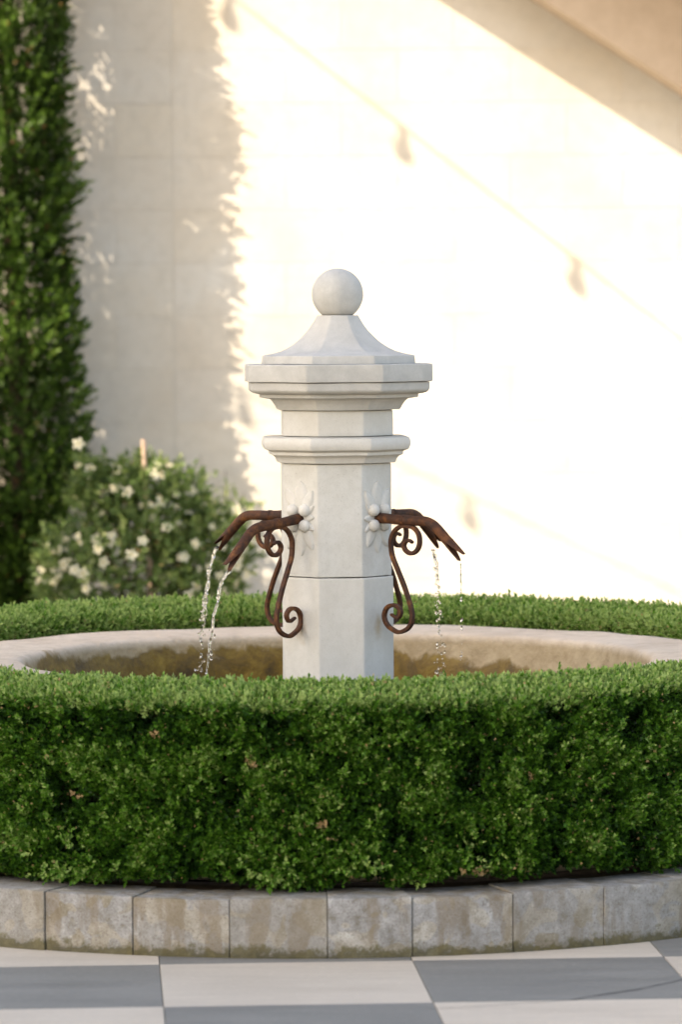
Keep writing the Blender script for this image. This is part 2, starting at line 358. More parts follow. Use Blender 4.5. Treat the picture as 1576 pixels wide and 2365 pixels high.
for x in (-2.6, 4.6):
    for y in (-.44, -.004):
        V += [(x - 1.5, y, rake(x)), (x - 1.5, y, rake(x) + .61)]
F = [(0, 1, 3, 2), (4, 6, 7, 5), (0, 4, 5, 1), (2, 3, 7, 6), (0, 2, 6, 4), (1, 5, 7, 3)]
mk('gable_panel', V, F, 'tan_stucco', gab)
V = []
for x in (-2.6, 4.6):
    for y in (-1.44, -.004):
        V += [(x - 1.5, y, rake(x) + .613), (x - 1.5, y, rake(x) + .76)]
mk('added_eave', V, F, 'roof_timber', gab)  # unseen overhang, added above the view to shade the tan panel

# ------------------------------------------------------------------ fountain
fx = empty('fountain', (0, 0, 0)); tag(fx, 'octagonal pale limestone fountain pillar with ball finial, four rusty spouts and round basin', 'fountain')
YAW = R(4)                                                   # the front face looks 4 degrees to the right of the camera
def oct_ring(Rc, z, ox, rc=.006, seg=5):
    pts = []; cs = [Vector((math.sin(YAW + R(22.5 + 45 * k)), -math.cos(YAW + R(22.5 + 45 * k)))) * Rc for k in range(8)]
    for k in range(8):
        p0, p, p1 = cs[k - 1], cs[k], cs[(k + 1) % 8]
        a = p + (p0 - p).normalized() * rc; b_ = p + (p1 - p).normalized() * rc
        pts += [a, (a + b_) * .25 + p * .5, b_]; e = p1 + (p - p1).normalized() * rc
        for s in range(1, seg): pts.append(b_.lerp(e, s / seg))
    return [(q.x + ox, q.y, z) for q in pts]
def soften(prof, r_):
    out = [prof[0]]
    for i in range(1, len(prof) - 1):
        p0, p, p1 = (Vector(q) for q in prof[i - 1:i + 2]); d0 = (p0 - p).length; d1 = (p1 - p).length
        ang = (p0 - p).angle(p1 - p)
        if ang > R(150): out.append(tuple(p)); continue
        a = p + (p0 - p) * min(r_ / d0, .4); b_ = p + (p1 - p) * min(r_ / d1, .4)
        out += [tuple(a), tuple((a + b_) * .25 + p * .5), tuple(b_)]
    out.append(prof[-1]); return out
def piece(name, prof, ox, parent, step=.05, r_=.004, amp=.0016, seed=0, mat='limestone'):
    prof = soften(prof, r_); full = [prof[0]]
    for p, q in zip(prof, prof[1:]):
        n = max(1, int(round((Vector(q) - Vector(p)).length / step)))
        full += [tuple(Vector(p).lerp(Vector(q), k / n)) for k in range(1, n + 1)]
    rings = []
    for rr, z in full:
        ring = oct_ring(rr, z, ox)
        out = []
        for x, y, z_ in ring:
            v = Vector((x, y, z_)); nn = Vector((x - ox, y, 0)).normalized()
            d = noise.noise(v * 7 + Vector((seed, 0, 0))) * amp + noise.noise(v * 24 + Vector((seed, 5, 0))) * amp * .5
            v = v + nn * d; v.z += noise.noise(v * 9 + Vector((0, seed, 3))) * amp * .8
            out.append(tuple(v))
        rings.append(out)
    rings = rings[::-1]
    o = mk(name, *loft(rings), mat, parent, True, 50)
    m = o.modifiers.new('weighted', 'WEIGHTED_NORMAL'); m.keep_sharp = True; m.weight = 60
    return o
piece('lower_shaft', [(.20, 1.0985), (.2158, 1.0985), (.2163, 1.09), (.2172, .30)], -.0015, fx, seed=1)
piece('upper_shaft', [(.20, 1.5140), (.2142, 1.5140), (.2146, 1.50), (.2146, 1.1015), (.20, 1.1015)], -.0053, fx, seed=2)
piece('ring_moulding', [(.19, 1.6125), (.255, 1.6125), (.2693, 1.6120), (.2845, 1.6085), (.2905, 1.5954), (.2905, 1.5795), (.2828, 1.5651), (.266, 1.5590), (.2619, 1.5571), (.2619, 1.5459), (.2474, 1.5411), (.2373, 1.5315), (.2331, 1.5204), (.2306, 1.5160), (.19, 1.5160)], -.005, fx, r_=.002, seed=3)
piece('neck_block', [(.19, 1.7075), (.2165, 1.7075), (.2171, 1.70), (.2171, 1.6145), (.19, 1.6145)], 0, fx, seed=4)
piece('cornice', [(.22, 1.8105), (.3535, 1.8105), (.3535, 1.7869), (.3500, 1.7800), (.3420, 1.7735), (.3266, 1.7694), (.3097, 1.7678), (.3097, 1.755), (.2710, 1.7502), (.2600, 1.7410), (.2500, 1.7270), (.2424, 1.7135), (.239, 1.7093), (.2, 1.7093)], .005, fx, r_=.0025, seed=5, mat='patina_dimmed_limestone')
piece('cap_slab', [(.25, 1.8775), (.3653, 1.8775), (.3653, 1.8125), (.25, 1.8125)], .0056, fx, r_=.006, seed=6, mat='patina_dimmed_limestone')
piece('cap_roof', [(.05, 2.0550), (.0800, 2.0546), (.0835, 2.0480), (.101, 2.0211), (.117, 2.000), (.1347, 1.9821), (.1540, 1.9640), (.1751, 1.9479), (.1980, 1.9345), (.2222, 1.924), (.2570, 1.9150), (.2963, 1.908), (.2996, 1.8780), (.25, 1.8780)], .005, fx, r_=.0025, seed=7, mat='patina_dimmed_limestone')
rings = []
for i in range(29):
    th = R(144.5) * (1 - i / 28); z = math.cos(th); rr = math.sin(th); ring = []
    for k in range(48):
        a = YAW + 2 * math.pi * k / 48 + R(22.5)
        fac = math.cos(R(22.5)) / math.cos(((a - YAW) % R(45)) - R(22.5)); fac = 1 + (fac - 1) * .32
        p = Vector((math.sin(a) * rr * fac, -math.cos(a) * rr * fac, z)) * (.0948 * (1 + noise.noise(Vector((a * 2, z * 3, 0))) * .006)); ring.append((p.x + .0048, p.y, p.z + 2.1325))
    rings.append(ring)
V, F = loft(rings); mk('ball_finial', V, F, 'patina_dimmed_limestone', fx, True, 60)
# basin
prof = [(1.45, .16), (1.50, .30), (1.515, .60), (1.52, .76), (1.515, .79), (1.50, .803), (1.45, .805), (1.36, .803), (1.27, .801), (1.21, .799), (1.18, .796), (1.163, .791), (1.153, .782), (1.148, .768), (1.142, .735), (1.128, .70), (1.115, .66), (1.10, .61), (1.08, .55), (1.05, .48), (.98, .42), (.85, .39), (.6, .375), (.3, .37)]
full = []
for p, q in zip(prof, prof[1:]):
    n = max(1, int((Vector(q) - Vector(p)).length / .045)); full += [tuple(Vector(p).lerp(Vector(q), k / n)) for k in range(n)]
full.append(prof[-1]); NS = 240; rings = []
for rr, z in full:
    ring = []
    for k in range(NS):
        a = 2 * math.pi * k / NS; v = Vector((math.cos(a) * rr, math.sin(a) * rr, z))
        lo = noise.noise(v * 1.9 + Vector((3, 0, 0))); md = noise.noise(v * 6); hi = noise.noise(v * 19)
        d = lo * .018 + md * .007 + hi * .0035
        ring.append((math.cos(a) * (rr + d), math.sin(a) * (rr + d), z + (lo * .006 + md * .004 if z > .6 else 0)))
    rings.append(ring)
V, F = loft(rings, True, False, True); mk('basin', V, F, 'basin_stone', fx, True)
n = 96; pool = mk('water', [(0, 0, .50)] + [(math.cos(2 * math.pi * k / n) * 1.12, math.sin(2 * math.pi * k / n) * 1.12, .50) for k in range(n)], [(0, k + 1, (k + 1) % n + 1) for k in range(n)], 'water'); tag(pool, kind='structure')

# carved flowers, pipes and scroll brackets on the four diagonal faces
SZ = 1.3145; AX = -.0053
def leaf_relief(tip, width, thick, base=.12):
    L = 9; W = 6; V, F = [], []; t = Vector(tip); d = t.normalized(); s = Vector((-d.y, d.x))
    for i in range(L + 1):
        q = i / L; c = t * (base + (1 - base) * q); wd = width * (math.sin(math.pi * min(1, q * .90 + .10) ** .9) ** .62 if q < 1 else 0) * .5 + .0006
        for k in range(W + 1):
            u = k / W * 2 - 1; p = c + s * (wd * u); h = thick * (1 - u * u) ** .6 * (.45 + .55 * math.sin(math.pi * min(1, q * .9 + .1))) - .16 * thick * max(0, 1 - abs(u) * 4) + (.006 * q * q)
            V.append((p.x, p.y, h * .78 - .004))
    for i in range(L):
        for k in range(W): a = i * (W + 1) + k; F.append((a, a + 1, a + W + 2, a + W + 1))
    return V, F
pipe_path = [(.180, 1.3150), (.235, 1.3140), (.290, 1.3110), (.3273, 1.3095), (.39, 1.3090), (.425, 1.3080), (.448, 1.3035), (.468, 1.2945), (.490, 1.2780), (.5098, 1.2605), (.527, 1.2455), (.542, 1.2325)]
brk_path = [(.3674, 1.2292), (.3533, 1.2364), (.3374, 1.2337), (.3266, 1.2171), (.3371, 1.1984), (.3618, 1.1897), (.3866, 1.2), (.4009, 1.2249), (.3983, 1.2573), (.3801, 1.2791), (.3554, 1.2880), (.3129, 1.2868), (.2844, 1.2702), (.2671, 1.2425), (.2651, 1.2124), (.273, 1.1746), (.2976, 1.1264), (.3256, 1.073), (.3465, 1.0249), (.3604, .9874), (.3645, .9604), (.3583, .933), (.3387, .9131), (.3031, .9006), (.2746, .9074), (.2452, .9253), (.2309, .9548), (.2421, .9852), (.2682, .9977), (.2931, .9941), (.309, .9771), (.3035, .9578), (.2892, .9531), (.2643, .9643)]
def spout(ang, shift=0.0, drop=0.0, droop=0.0):
    d = Vector((math.sin(ang), -math.cos(ang), 0)); s = Vector((math.cos(ang), math.sin(ang), 0)); u = Vector((0, 0, 1)); A = Vector((AX, 0, 0))
    W = lambda q, z, w_=0.0: A + d * q + u * z + s * w_
    # pipe with a fish-mouth end
    pts = catmull([(a, 0, z) for a, z in pipe_path], 5); outer, inner = [], []; nn = 24
    def ring(i, rad, ext=None):
        p = pts[i]; t = (pts[min(i + 1, len(pts) - 1)] - pts[max(i - 1, 0)]).normalized(); nrm = Vector((-t.z, 0, t.x)); r_ = []
        for k in range(nn):
            a = 2 * math.pi * k / nn; h = math.cos(a); w_ = math.sin(a); e = 0.0
            if ext is not None: e = ext * min(1.0, abs(h) * 1.12) ** 1.1 * (1.0 if h > 0 else .95) + random.uniform(-.002, .002)
            fl = 1 + (.04 * abs(h) if ext else 0)
            rr = rad * (1 + noise.noise(Vector((i * .35, a * 1.5, ang))) * .035)
            q = p + t * e + nrm * (h * rr * fl); r_.append(tuple(W(q.x, q.z - droop * max(0, q.x - .2), w_ * rr)))
        return r_
    rad = .0184; rings = [ring(i, rad * (1.0 + .05 * math.exp(-((i - 2) / 3) ** 2))) for i in range(len(pts))]
    rings += [ring(len(pts) - 1, rad * (1 + .0 * q), .078 * q) for q in (.25, .5, .75, 1.0)]
    rings += [ring(len(pts) - 1, rad - .0035, .076 * q) for q in (1.0, .5, .02)] + [ring(len(pts) - 8, rad - .0035)]
    pipe = mk('spout_pipe', *loft(rings, True, True, True), 'rusty_iron', fx, True, 60)
    cr = []
    for q, rr in ((.318, .0168), (.3195, .0200), (.3225, .0206), (.3255, .0190), (.3285, .0206), (.3330, .0202), (.3350, .0168)):
        cr.append([tuple(W(q, 1.3097 - droop * (q - .2) + math.cos(2 * math.pi * k / 20) * rr, math.sin(2 * math.pi * k / 20) * rr)) for k in range(20)])
    mk('collar', *loft(cr), 'rusty_iron', pipe, True, 50)
    mk('nub', *ico(tuple(W(.553, 1.2235 + .0205 - droop * .35)), .006, 1), 'rusty_iron', pipe, True)
    # bracket: one bent square bar, thinner at both curled ends
    bp = catmull([(a - shift * (.5 + (1.29 - z) / .39 * .5), 0, z - drop * (1.29 - z) / .39) for a, z in brk_path], 5); N_ = len(bp); rings = []
    for i, p in enumerate(bp):
        t = (bp[min(i + 1, N_ - 1)] - bp[max(i - 1, 0)]).normalized(); nrm = Vector((-t.z, 0, t.x)); e = min(i, N_ - 1 - i) / 14
        tk = .0072 * (.62 + .38 * min(1, e)) * (1 + noise.noise(p * 30) * .05); wd = .0092 * (.85 + .15 * min(1, e)); c = .0022; r_ = []
        for a, b_ in ((tk, wd - c), (tk, -wd + c), (tk - c, -wd), (-tk + c, -wd), (-tk, -wd + c), (-tk, wd - c), (-tk + c, wd), (tk - c, wd)):
            q = p + nrm * a; r_.append(tuple(W(q.x, q.z, b_)))
        rings.append(r_)
    mk('scroll_bracket', *loft(rings), 'rusty_iron', fx, True, 40)
    # carved flower
    ap = .1978; O = A + d * ap + u * SZ
    fl = mk('carved_flower', *ico((0, 0, -.004), .026, 2, (1, 1.3, .45)), 'limestone', fx, True)
    M = Matrix(((s.x, 0, d.x, O.x), (s.y, 0, d.y, O.y), (0, 1, 0, O.z), (0, 0, 0, 1))); fl.matrix_local = M
    for tip, wd, th in (((.002, .138), .078, .018), ((.064, .108), .060, .019), ((-.064, .106), .060, .019), ((.004, -.132), .066, .015), ((.060, -.110), .058, .018), ((-.060, -.108), .058, .018), ((.068, .048), .034, .018), ((-.068, .048), .034, .018), ((.066, -.045), .032, .016), ((-.066, -.046), .032, .016), ((.07, .002), .034, .015), ((-.07, .0), .034, .015)):
        mk('petal', *leaf_relief((tip[0] + random.uniform(-.004, .004), tip[1] + random.uniform(-.005, .005)), wd, th), 'limestone', fl, True)
    for bx, by in ((.029, .031), (-.029, .030), (.028, -.026), (-.028, -.027)):
        mk('berry', *ico((bx, by, .010), .0240, 3, (1, .97, .88)), 'limestone', fl, True)
spout(YAW + R(45)); spout(YAW - R(45), .034, .012, .07); spout(YAW + R(135)); spout(YAW - R(135), .02)

# falling water, one stream from each pipe
def stream(ang, label, d0, z0, d1, rad, ropes, drops, seed, gap=0.0):
    rs = random.Random(seed); d = Vector((math.sin(ang), -math.cos(ang), 0)); s = Vector((math.cos(ang), math.sin(ang), 0)); parts = []
    def at(z):
        t = math.sqrt(max(0, (z0 - z) / (z0 - .78))); return Vector((AX, 0, 0)) + d * (d0 + (d1 - d0) * t) + Vector((0, 0, z))
    for k in range(ropes):
        ph = rs.uniform(0, 6); zs = z0; zend = .52 if k == 0 else rs.uniform(.70, .95)
        if gap: zend = rs.uniform(1.0, 1.1)
        P, Q = [], []; i = 0
        while zs > zend:
            f = (z0 - zs) / .35; sway = (.0045 + .004 * f) * (1 if ropes > 1 else .4)
            P.append(at(zs) + s * (math.sin(ph + i * .42) * sway + rs.uniform(-.0012, .0012)) + d * (math.cos(ph * 1.7 + i * .37) * sway))
            b_ = rad * (1.05 - .45 * min(f, 1)) / (ropes ** .4); Q.append(max(.0007, b_ * (.75 + .55 * noise.noise(Vector((i * .33, seed, k))) + .5 * noise.noise(Vector((i * .9, k, seed))))))
            zs -= .0065; i += 1
            if f > .95 and rs.random() < .10:
                if len(P) > 3: parts.append(tube(P, Q, 8))
                P, Q = [], []; zs -= rs.uniform(.01, .03)
        if len(P) > 3: parts.append(tube(P, Q, 8))
    for k in range(drops):
        f = rs.random() ** (.55 if not gap else .85); z = z0 - .01 - f * (z0 - .54); spread = .003 + .011 * f
        if gap: spread *= gap
        c = at(z) + s * rs.gauss(0, spread) + d * rs.gauss(0, spread); r_ = rs.choice((.0014, .0020, .0027, .0035, .0046))
        parts.append(ico(tuple(c), r_, 1, (1, 1, rs.uniform(.9, 2.0))))
    c0 = at(z0); V, F = merge(parts); V = [(v[0] - c0.x, v[1] - c0.y, v[2] - c0.z) for v in V]
    o = mk('water_stream', V, F, 'water', None, True); o.location = c0; tag(o, label, 'water', 'streams of water falling from the spouts', 'stuff' if gap else None)
stream(YAW - R(45), 'thin steady stream falling from the spout in front of the white flowering shrub', .582, 1.142, .71, .0074, 1, 44, 3)
stream(YAW - R(135), 'thickest twisting stream of water, falling from the rear spout beside the flowering shrub', .592, 1.183, .69, .0088, 3, 90, 5)
stream(YAW + R(135), 'broken spray of drops falling from the rear spout against the sunlit wall', .560, 1.166, .60, .0060, 3, 150, 8, .85)
stream(YAW + R(45), 'sparse drips falling from the long spout against the sunlit wall', .592, 1.160, .597, .0034, 1, 44, 11, .3)

# ------------------------------------------------------------------ planted ring: kerb, soil, box hedge
kerb = empty('planter_kerb', (RC.x, RC.y, 0)); tag(kerb, 'ring kerb of weathered stone blocks around the hedge', 'kerb')
RO, RI, KH = 2.015, 1.78, .190
def arc_block(a0, a1, r0, r1, z0, z1, seed, bev=.0025, nseg=5):
    rr = random.Random(seed); rings = []; dr = rr.uniform(-.005, .005); dz = rr.uniform(-.004, .004); ba = bev / r1
    aa = [a0 + ba * .2, a0 + ba] + [a0 + (a1 - a0) * k / nseg for k in range(1, nseg)] + [a1 - ba, a1 - ba * .2]
    for i, a in enumerate(aa):
        e = bev if i in (0, len(aa) - 1) else 0.0; sec = [(r1 + dr - e, z0), (r1 + dr - e, z0 + (z1 - z0) * .35), (r1 + dr - e - .001, z0 + (z1 - z0) * .7), (r1 + dr - e, z1 + dz - bev * 1.6), (r1 + dr - bev * .5 - e, z1 + dz - bev * .5 - e * .4), (r1 + dr - bev * 1.8 - e, z1 + dz - e * .6), ((r0 + r1) / 2, z1 + dz - e * .6), (r0, z1 + dz - e * .6), (r0, z0)]
        ring = []
        for k, (q, z) in enumerate(sec):
            v = Vector((math.cos(a) * q, math.sin(a) * q, z)); nz = noise.noise(v * 11 + Vector((seed * 3.1, 0, 0))) * .0045 + noise.noise(v * 37) * .002
            ring.append((math.cos(a) * (q + nz), math.sin(a) * (q + nz), z + (nz * .8 if 2 < k < 8 else 0)))
        rings.append(ring)
    return loft(rings)
# angles of the joints: the ones in view measured, the rest regular
front = [-2.34, -2.185, -2.027, -1.872, -1.711, -1.555, -1.42, -1.252, -1.09, -.92]
joints = list(front); a = front[-1]; k = (2 * math.pi - (front[-1] - front[0])) / 32
joints += [front[-1] + k * i for i in range(1, 33)]
for i in range(len(joints) - 1):
    g = .0002 if i % 3 else .0010
    mk('kerb_stone', *arc_block(joints[i] + g, joints[i + 1] - g, RI, RO, 0.0, KH, i + 1), 'weathered_kerb_stone', kerb, True, 35)
rings = [[(math.cos(2 * math.pi * k / 160) * q, math.sin(2 * math.pi * k / 160) * q, z) for q, z in ((RI + .004, .002), (RO - .0115, .002), (RO - .0115, KH - .010), (RI + .004, KH - .012))] for k in range(161)]
mk('mortar_bed', *loft(rings, True, False, False), 'mortar', kerb)
rings = [[((math.cos(2 * math.pi * k / 120)) * q + RC.x, math.sin(2 * math.pi * k / 120) * q + RC.y, z) for k in range(120)] for q, z in ((1.46, .165), (1.60, .185), (1.72, .188), (1.785, .186))]
soil = mk('soil', *loft(rings, True, False, False), 'soil'); tag(soil, kind='structure')

hedge = empty('box_hedge', (RC.x, RC.y, .19)); tag(hedge, 'clipped green box hedge growing in a ring around the fountain basin', 'hedge')
HI, HO, HB, HT = 1.635, 1.90, .205, .846
def hz(a, q):   # gently uneven clipped top
    return HT + .012 * math.sin(a) + .060 * math.sin(a) * ((q - HI) / (HO - HI) - .35) + noise.noise(Vector((math.cos(a) * 2.2, math.sin(a) * 2.2, 1.0))) * .010 + .006 * noise.noise(Vector((math.cos(a) * 7, math.sin(a) * 7, q * 5)))
NA = 200; rings = []
for k in range(NA + 1):
    a = 2 * math.pi * k / NA; ca, sa = math.cos(a), math.sin(a); zt = hz(a, 1.7) - .19 - .040; z0 = HB + .035 - .19
    rings.append([(ca * q, sa * q, z) for q, z in ((HI + .03, z0), (HO - .13, z0 - .0), (HO - .11, z0 + .1), (HO - .09, zt - .035), (HO - .05, zt + .010 + .022 * sa), (HO - .09, zt + .020 + .014 * sa), (HI + .07, zt + .022 - .006 * sa), (HI + .025, zt + .010 - .010 * sa), (HI + .02, zt - .03))])
mk('twig_core', *loft(rings, True, False, False), 'hedge_twigs', hedge, True)
def ring_pts(n, a0, a1, kind):
    a = rng.uniform(a0, a1, n); ca, sa = np.cos(a), np.sin(a)
    if kind == 'outer':
        z = rng.uniform(HB, HT - .01, n); q = np.full(n, HO); N = np.stack([ca, sa, np.full(n, .28)], 1)
        z += .039 * sa * (z - HB) / (HT - HB); top = np.clip((z - (HT + .039 * sa - .05)) / .05, 0, 1); q -= .035 * top ** 2; N[:, 2] += top * .9
        low = np.clip((HB + .07 - z) / .07, 0, 1); q -= .05 * low; N[:, 2] -= low * .5
    elif kind == 'top':
        q = rng.uniform(HI + .01, HO - .012, n); z = np.array([hz(x, y) for x, y in zip(a, q)]); N = np.stack([ca * .15, sa * .15, np.ones(n)], 1)
        e = np.clip((q - (HO - .05)) / .045, 0, 1); z -= .022 * e ** 2; N[:, :2] += (np.stack([ca, sa], 1) * e[:, None] * .7)
        e = np.clip(((HI + .05) - q) / .05, 0, 1); z -= .02 * e ** 2; N[:, :2] -= (np.stack([ca, sa], 1) * e[:, None] * .7)
    else:
        z = rng.uniform(.775, HT - .01, n); q = np.full(n, HI + .004); N = np.stack([-ca, -sa, np.full(n, .4)], 1)
    P = np.stack([ca * q, sa * q, z - .19], 1)
    cl = fbm(P, 7.5, 1, 2); fi = fbm(P, 24, 2, 1)
    if kind == 'outer':
        dep = cl * .030 + fi * .022 + rng.normal(0, .011, n) - .010
        hole = np.clip((-.42 - cl - fi * .35) / .3, 0, 1); dep -= hole * .06
        keep = ~((hole > .35) & (rng.random(n) < .3))
        # ragged lower edge with open gaps above the kerb
        lowz = HB + .012 + .05 * fbm(np.stack([ca * 1.9, sa * 1.9, np.zeros(n)], 1), 4.5, 5, 2); keep &= (z > lowz)
    else:
        dep = fi * .007 + cl * .005 + rng.normal(0, .006, n); keep = np.ones(n, bool)
    Nn = N / np.linalg.norm(N, axis=1, keepdims=True); P = P + Nn * dep[:, None] - Nn * .012
    tint = .40 + cl * .26 + fi * .20 + np.clip(dep * 6, -.3, .25) + rng.normal(0, .14, n)  # tint also carries light and shade: proud clumps lighter, recessed leaves darker
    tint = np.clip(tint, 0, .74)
    if kind != 'outer': tint = .90 + cl * .10 + fi * .10 + rng.normal(0, .10, n)  # paler leaves: fresh growth plus sky sheen painted into the tint
    return P[keep], Nn[keep], tint[keep]
sets = [ring_pts(27000, R(-90 - 42), R(-90 + 42), 'outer'), ring_pts(4200, R(-90 + 42), R(-90 + 85), 'outer'), ring_pts(4200, R(-90 - 85), R(-90 - 42), 'outer'), ring_pts(3500, R(-5), R(185), 'outer'),
        ring_pts(9000, R(-90 - 48), R(-90 + 48), 'top'), ring_pts(9500, R(90 - 60), R(90 + 60), 'top'), ring_pts(2600, R(-42), R(30), 'top'), ring_pts(2600, R(150), R(222), 'top'),
        ring_pts(2600, R(20), R(160), 'inner'), ring_pts(900, R(160), R(380), 'inner')]
# a few stray shoots standing proud of the clipped faces and hanging over the kerb
def shoots():
    P, N, T = [], [], []
    for k in range(90):
        a = rng.uniform(R(-90 - 40), R(-90 + 40)); z = rng.uniform(HB + .03, HT - .05); c = np.array([math.cos(a), math.sin(a), 0])
        for j in range(3): P.append(c * (HO + .004 + j * .007) + np.array([0, 0, z - .19 + j * .012])); N.append(c + [0, 0, .9]); T.append(.72)
    for a0, m, dz in ((-2.012, 60, .0), (-1.64, 70, .0), (-2.22, 36, .0), (-1.50, 40, .03), (-1.29, 26, .03)):
        for k in range(m):
            a = a0 + rng.normal(0, .026); z = .225 + dz + abs(rng.normal(0, .045)); c = np.array([math.cos(a), math.sin(a), 0])
            P.append(c * (HO + .012 + rng.normal(0, .016)) + np.array([0, 0, z - .19])); N.append(c + [0, 0, rng.uniform(-.6, .5)]); T.append(.70 + rng.normal(0, .12))
    for k in range(260):
        a = rng.uniform(0, 2 * math.pi); q = rng.uniform(HI, HO - .02); c = np.array([math.cos(a), math.sin(a), 0])
        P.append(c * q + np.array([0, 0, hz(a, q) - .19 + rng.uniform(-.004, .008)])); N.append(np.array([0, 0, 1.0])); T.append(.66)
    for a0, z0_, m in ((-1.562, .405, 9), (-1.68, .62, 3), (-1.85, .70, 3), (-1.30, .25, 6), (-2.0, .50, 2), (-1.2, .55, 2)):   # withered sprigs
        for k in range(m):
            a = a0 + rng.normal(0, .010); c = np.array([math.cos(a), math.sin(a), 0]); P.append(c * (HO + .004 + rng.normal(0, .006)) + np.array([0, 0, z0_ - .19 + rng.normal(0, .012)])); N.append(c + [0, 0, .6]); T.append(2.0)
    return np.array(P), np.array(N), np.array(T)
sets.append(shoots())
P = np.concatenate([s[0] for s in sets]); N = np.concatenate([s[1] for s in sets]); T = np.concatenate([s[2] for s in sets])
foliage('foliage', P, N, rng.uniform(.8, 1.25, len(P)), T, 'boxwood_leaf', hedge, K=8, length=.026, leaf=(.0162, .0102), spread=1.05, jitter=.38)

# ------------------------------------------------------------------ cypress trees by the wall
def cypress(name_label, loc, h, prof, n, seed, z0=.40, gap=False):
    t = empty('cypress_tree', loc); tag(t, name_label, 'tree', 'cypress trees along the wall')
    P = catmull([(0, 0, -.02), (.03, .01, h * .3), (-.02, .0, h * .65), (0, 0, h * .95)], 6)
    mk('trunk', *tube(P, [.075 * (1 - .8 * i / (len(P) - 1)) + .006 for i in range(len(P))], 10), 'bark', t, True)
    z = z0 + (h - z0) * rng.random(n) ** .95; a = rng.uniform(0, 2 * math.pi, n)
    zr = np.array([p[0] for p in prof]); rr = np.array([p[1] for p in prof]); Rm = np.interp(z, zr, rr)
    base = np.stack([np.cos(a) * .42, np.sin(a) * .42, z], 1); cl = fbm(base, 2.6, seed, 3); f = np.clip(1 - np.abs(rng.normal(0, .34, n)), .05, 1)
    q = Rm * (f + cl * .20); Pp = np.stack([np.cos(a) * q, np.sin(a) * q, z], 1)
    if gap:                                                  # crown pressed flat towards the wall, thin on one side
        Pp[:, 1] *= np.where(Pp[:, 1] > 0, .72, .95); wv = .576 * Pp[:, 0] - .817 * Pp[:, 1]; thin = (wv > -.22) & (wv < -.03) & (z > 1.9)
        ok = ~(thin & (cl > -.15) & (rng.random(n) < .9)); Pp, a, z, cl, f = Pp[ok], a[ok], z[ok], cl[ok], f[ok]; n = len(Pp)
    Nn = np.stack([np.cos(a), np.sin(a), np.full(n, .9)], 1)
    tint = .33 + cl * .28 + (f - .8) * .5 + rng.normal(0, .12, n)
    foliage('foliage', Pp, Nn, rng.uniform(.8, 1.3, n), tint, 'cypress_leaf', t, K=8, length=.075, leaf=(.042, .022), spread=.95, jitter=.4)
    return t
PR = [(.38, .12), (.62, .13), (.85, .19), (1.1, .31), (1.45, .385), (2.0, .335), (2.6, .30), (3.3, .295), (4.2, .31), (5.2, .05)]
cypress('tall leafy cypress against the wall beside the white flowering shrub', (-1.755, 7.07, 0), 5.2, PR, 9500, 21, gap=True)
cypress('unseen taller cypress added to block the sun, next along the wall from the flowering shrub', (-3.62, 6.42, 0), 6.6, [(.6, .1), (1.2, .45), (3, .46), (5, .36), (6.6, .05)], 1500, 22)  # out of view, put in to block sun from the left
cypress('unseen short cypress added to shade the flowering shrub, nearer the wall', (-3.38, 5.15, 0), 4.05, [(.3, .3), (1.2, .58), (3.2, .5), (4.15, .08)], 2800, 23, .3)  # out of view, added to throw shade on the shrub
cypress('unseen short cypress added to shade the flowering shrub, farther from the wall', (-3.38, 4.2, 0), 4.05, [(.3, .3), (1.2, .58), (3.2, .5), (4.15, .08)], 2800, 24, .3)  # second unseen tree added for the shrub's shade

# ------------------------------------------------------------------ flowering shrub and its stake
sh = empty('flowering_shrub', (-1.02, 6.35, 0)); tag(sh, 'loose green shrub covered in small white flowers in front of the wall', 'shrub')
blobs = [((-.02, 0, .72), (.47, .36, .42), 1.0), ((.02, .02, 1.06), (.30, .25, .24), .75), ((.30, -.02, .80), (.24, .24, .26), .6), ((-.34, 0, .62), (.22, .24, .34), .45), ((-.20, .02, 1.16), (.17, .15, .14), .3)]
LP, LN, FP = [], [], []
for (c, r3, wgt) in blobs:
    for k in range(int(780 * wgt)):
        v = rng.normal(0, 1, 3); v /= np.linalg.norm(v); f = 1.05 - abs(rng.normal(0, .33)); p = np.array(c) + v * np.array(r3) * f
        if p[2] < .06: continue
        LP.append(p); LN.append(v + [0, 0, .35])
    for k in range(int(54 * wgt)):
        v = rng.normal(0, 1, 3); v[1] = -abs(v[1]) * .9; v /= np.linalg.norm(v); FP.append((np.array(c) + v * np.array(r3) * rng.uniform(.9, 1.08), v))
for sx, sz, ex, ez in ((-.25, 1.15, -.36, 1.36), (-.40, .75, -.54, .92), (-.42, .62, -.55, .75), (.40, .95, .52, 1.08), (.36, .7, .55, .84)):   # arching shoots
    for k in range(16):
        f = rng.random(); p = np.array([sx + (ex - sx) * f, rng.normal(0, .03), sz + (ez - sz) * f]) + rng.normal(0, .018, 3); LP.append(p); LN.append(np.array([ex - sx, -.2, .3]))
    for k in range(3):
        f = rng.uniform(.4, 1.05); FP.append((np.array([sx + (ex - sx) * f, -.04, sz + (ez - sz) * f]) + rng.normal(0, .015, 3), np.array([0, -1, .3])))
LP = np.array(LP); LN = np.array(LN)
foliage('foliage', LP, LN, rng.uniform(.8, 1.25, len(LP)), .45 + fbm(LP, 5, 9, 2) * .2 + rng.normal(0, .13, len(LP)), 'shrub_leaf', sh, K=6, length=.06, leaf=(.046, .023), spread=1.0, jitter=.5)
parts = []
for k in range(14):
    a = k * 2.4; e = Vector((math.cos(a) * .30, math.sin(a) * .2, .75 + .35 * random.random())); parts.append(tube(catmull([(0.03 * math.cos(a), .03 * math.sin(a), -.02), (e.x * .45, e.y * .45, e.z * .6), tuple(e)], 5), [.009 - .0005 * i for i in range(11)], 6))
mk('stems', *merge(parts), 'bark', sh, True)
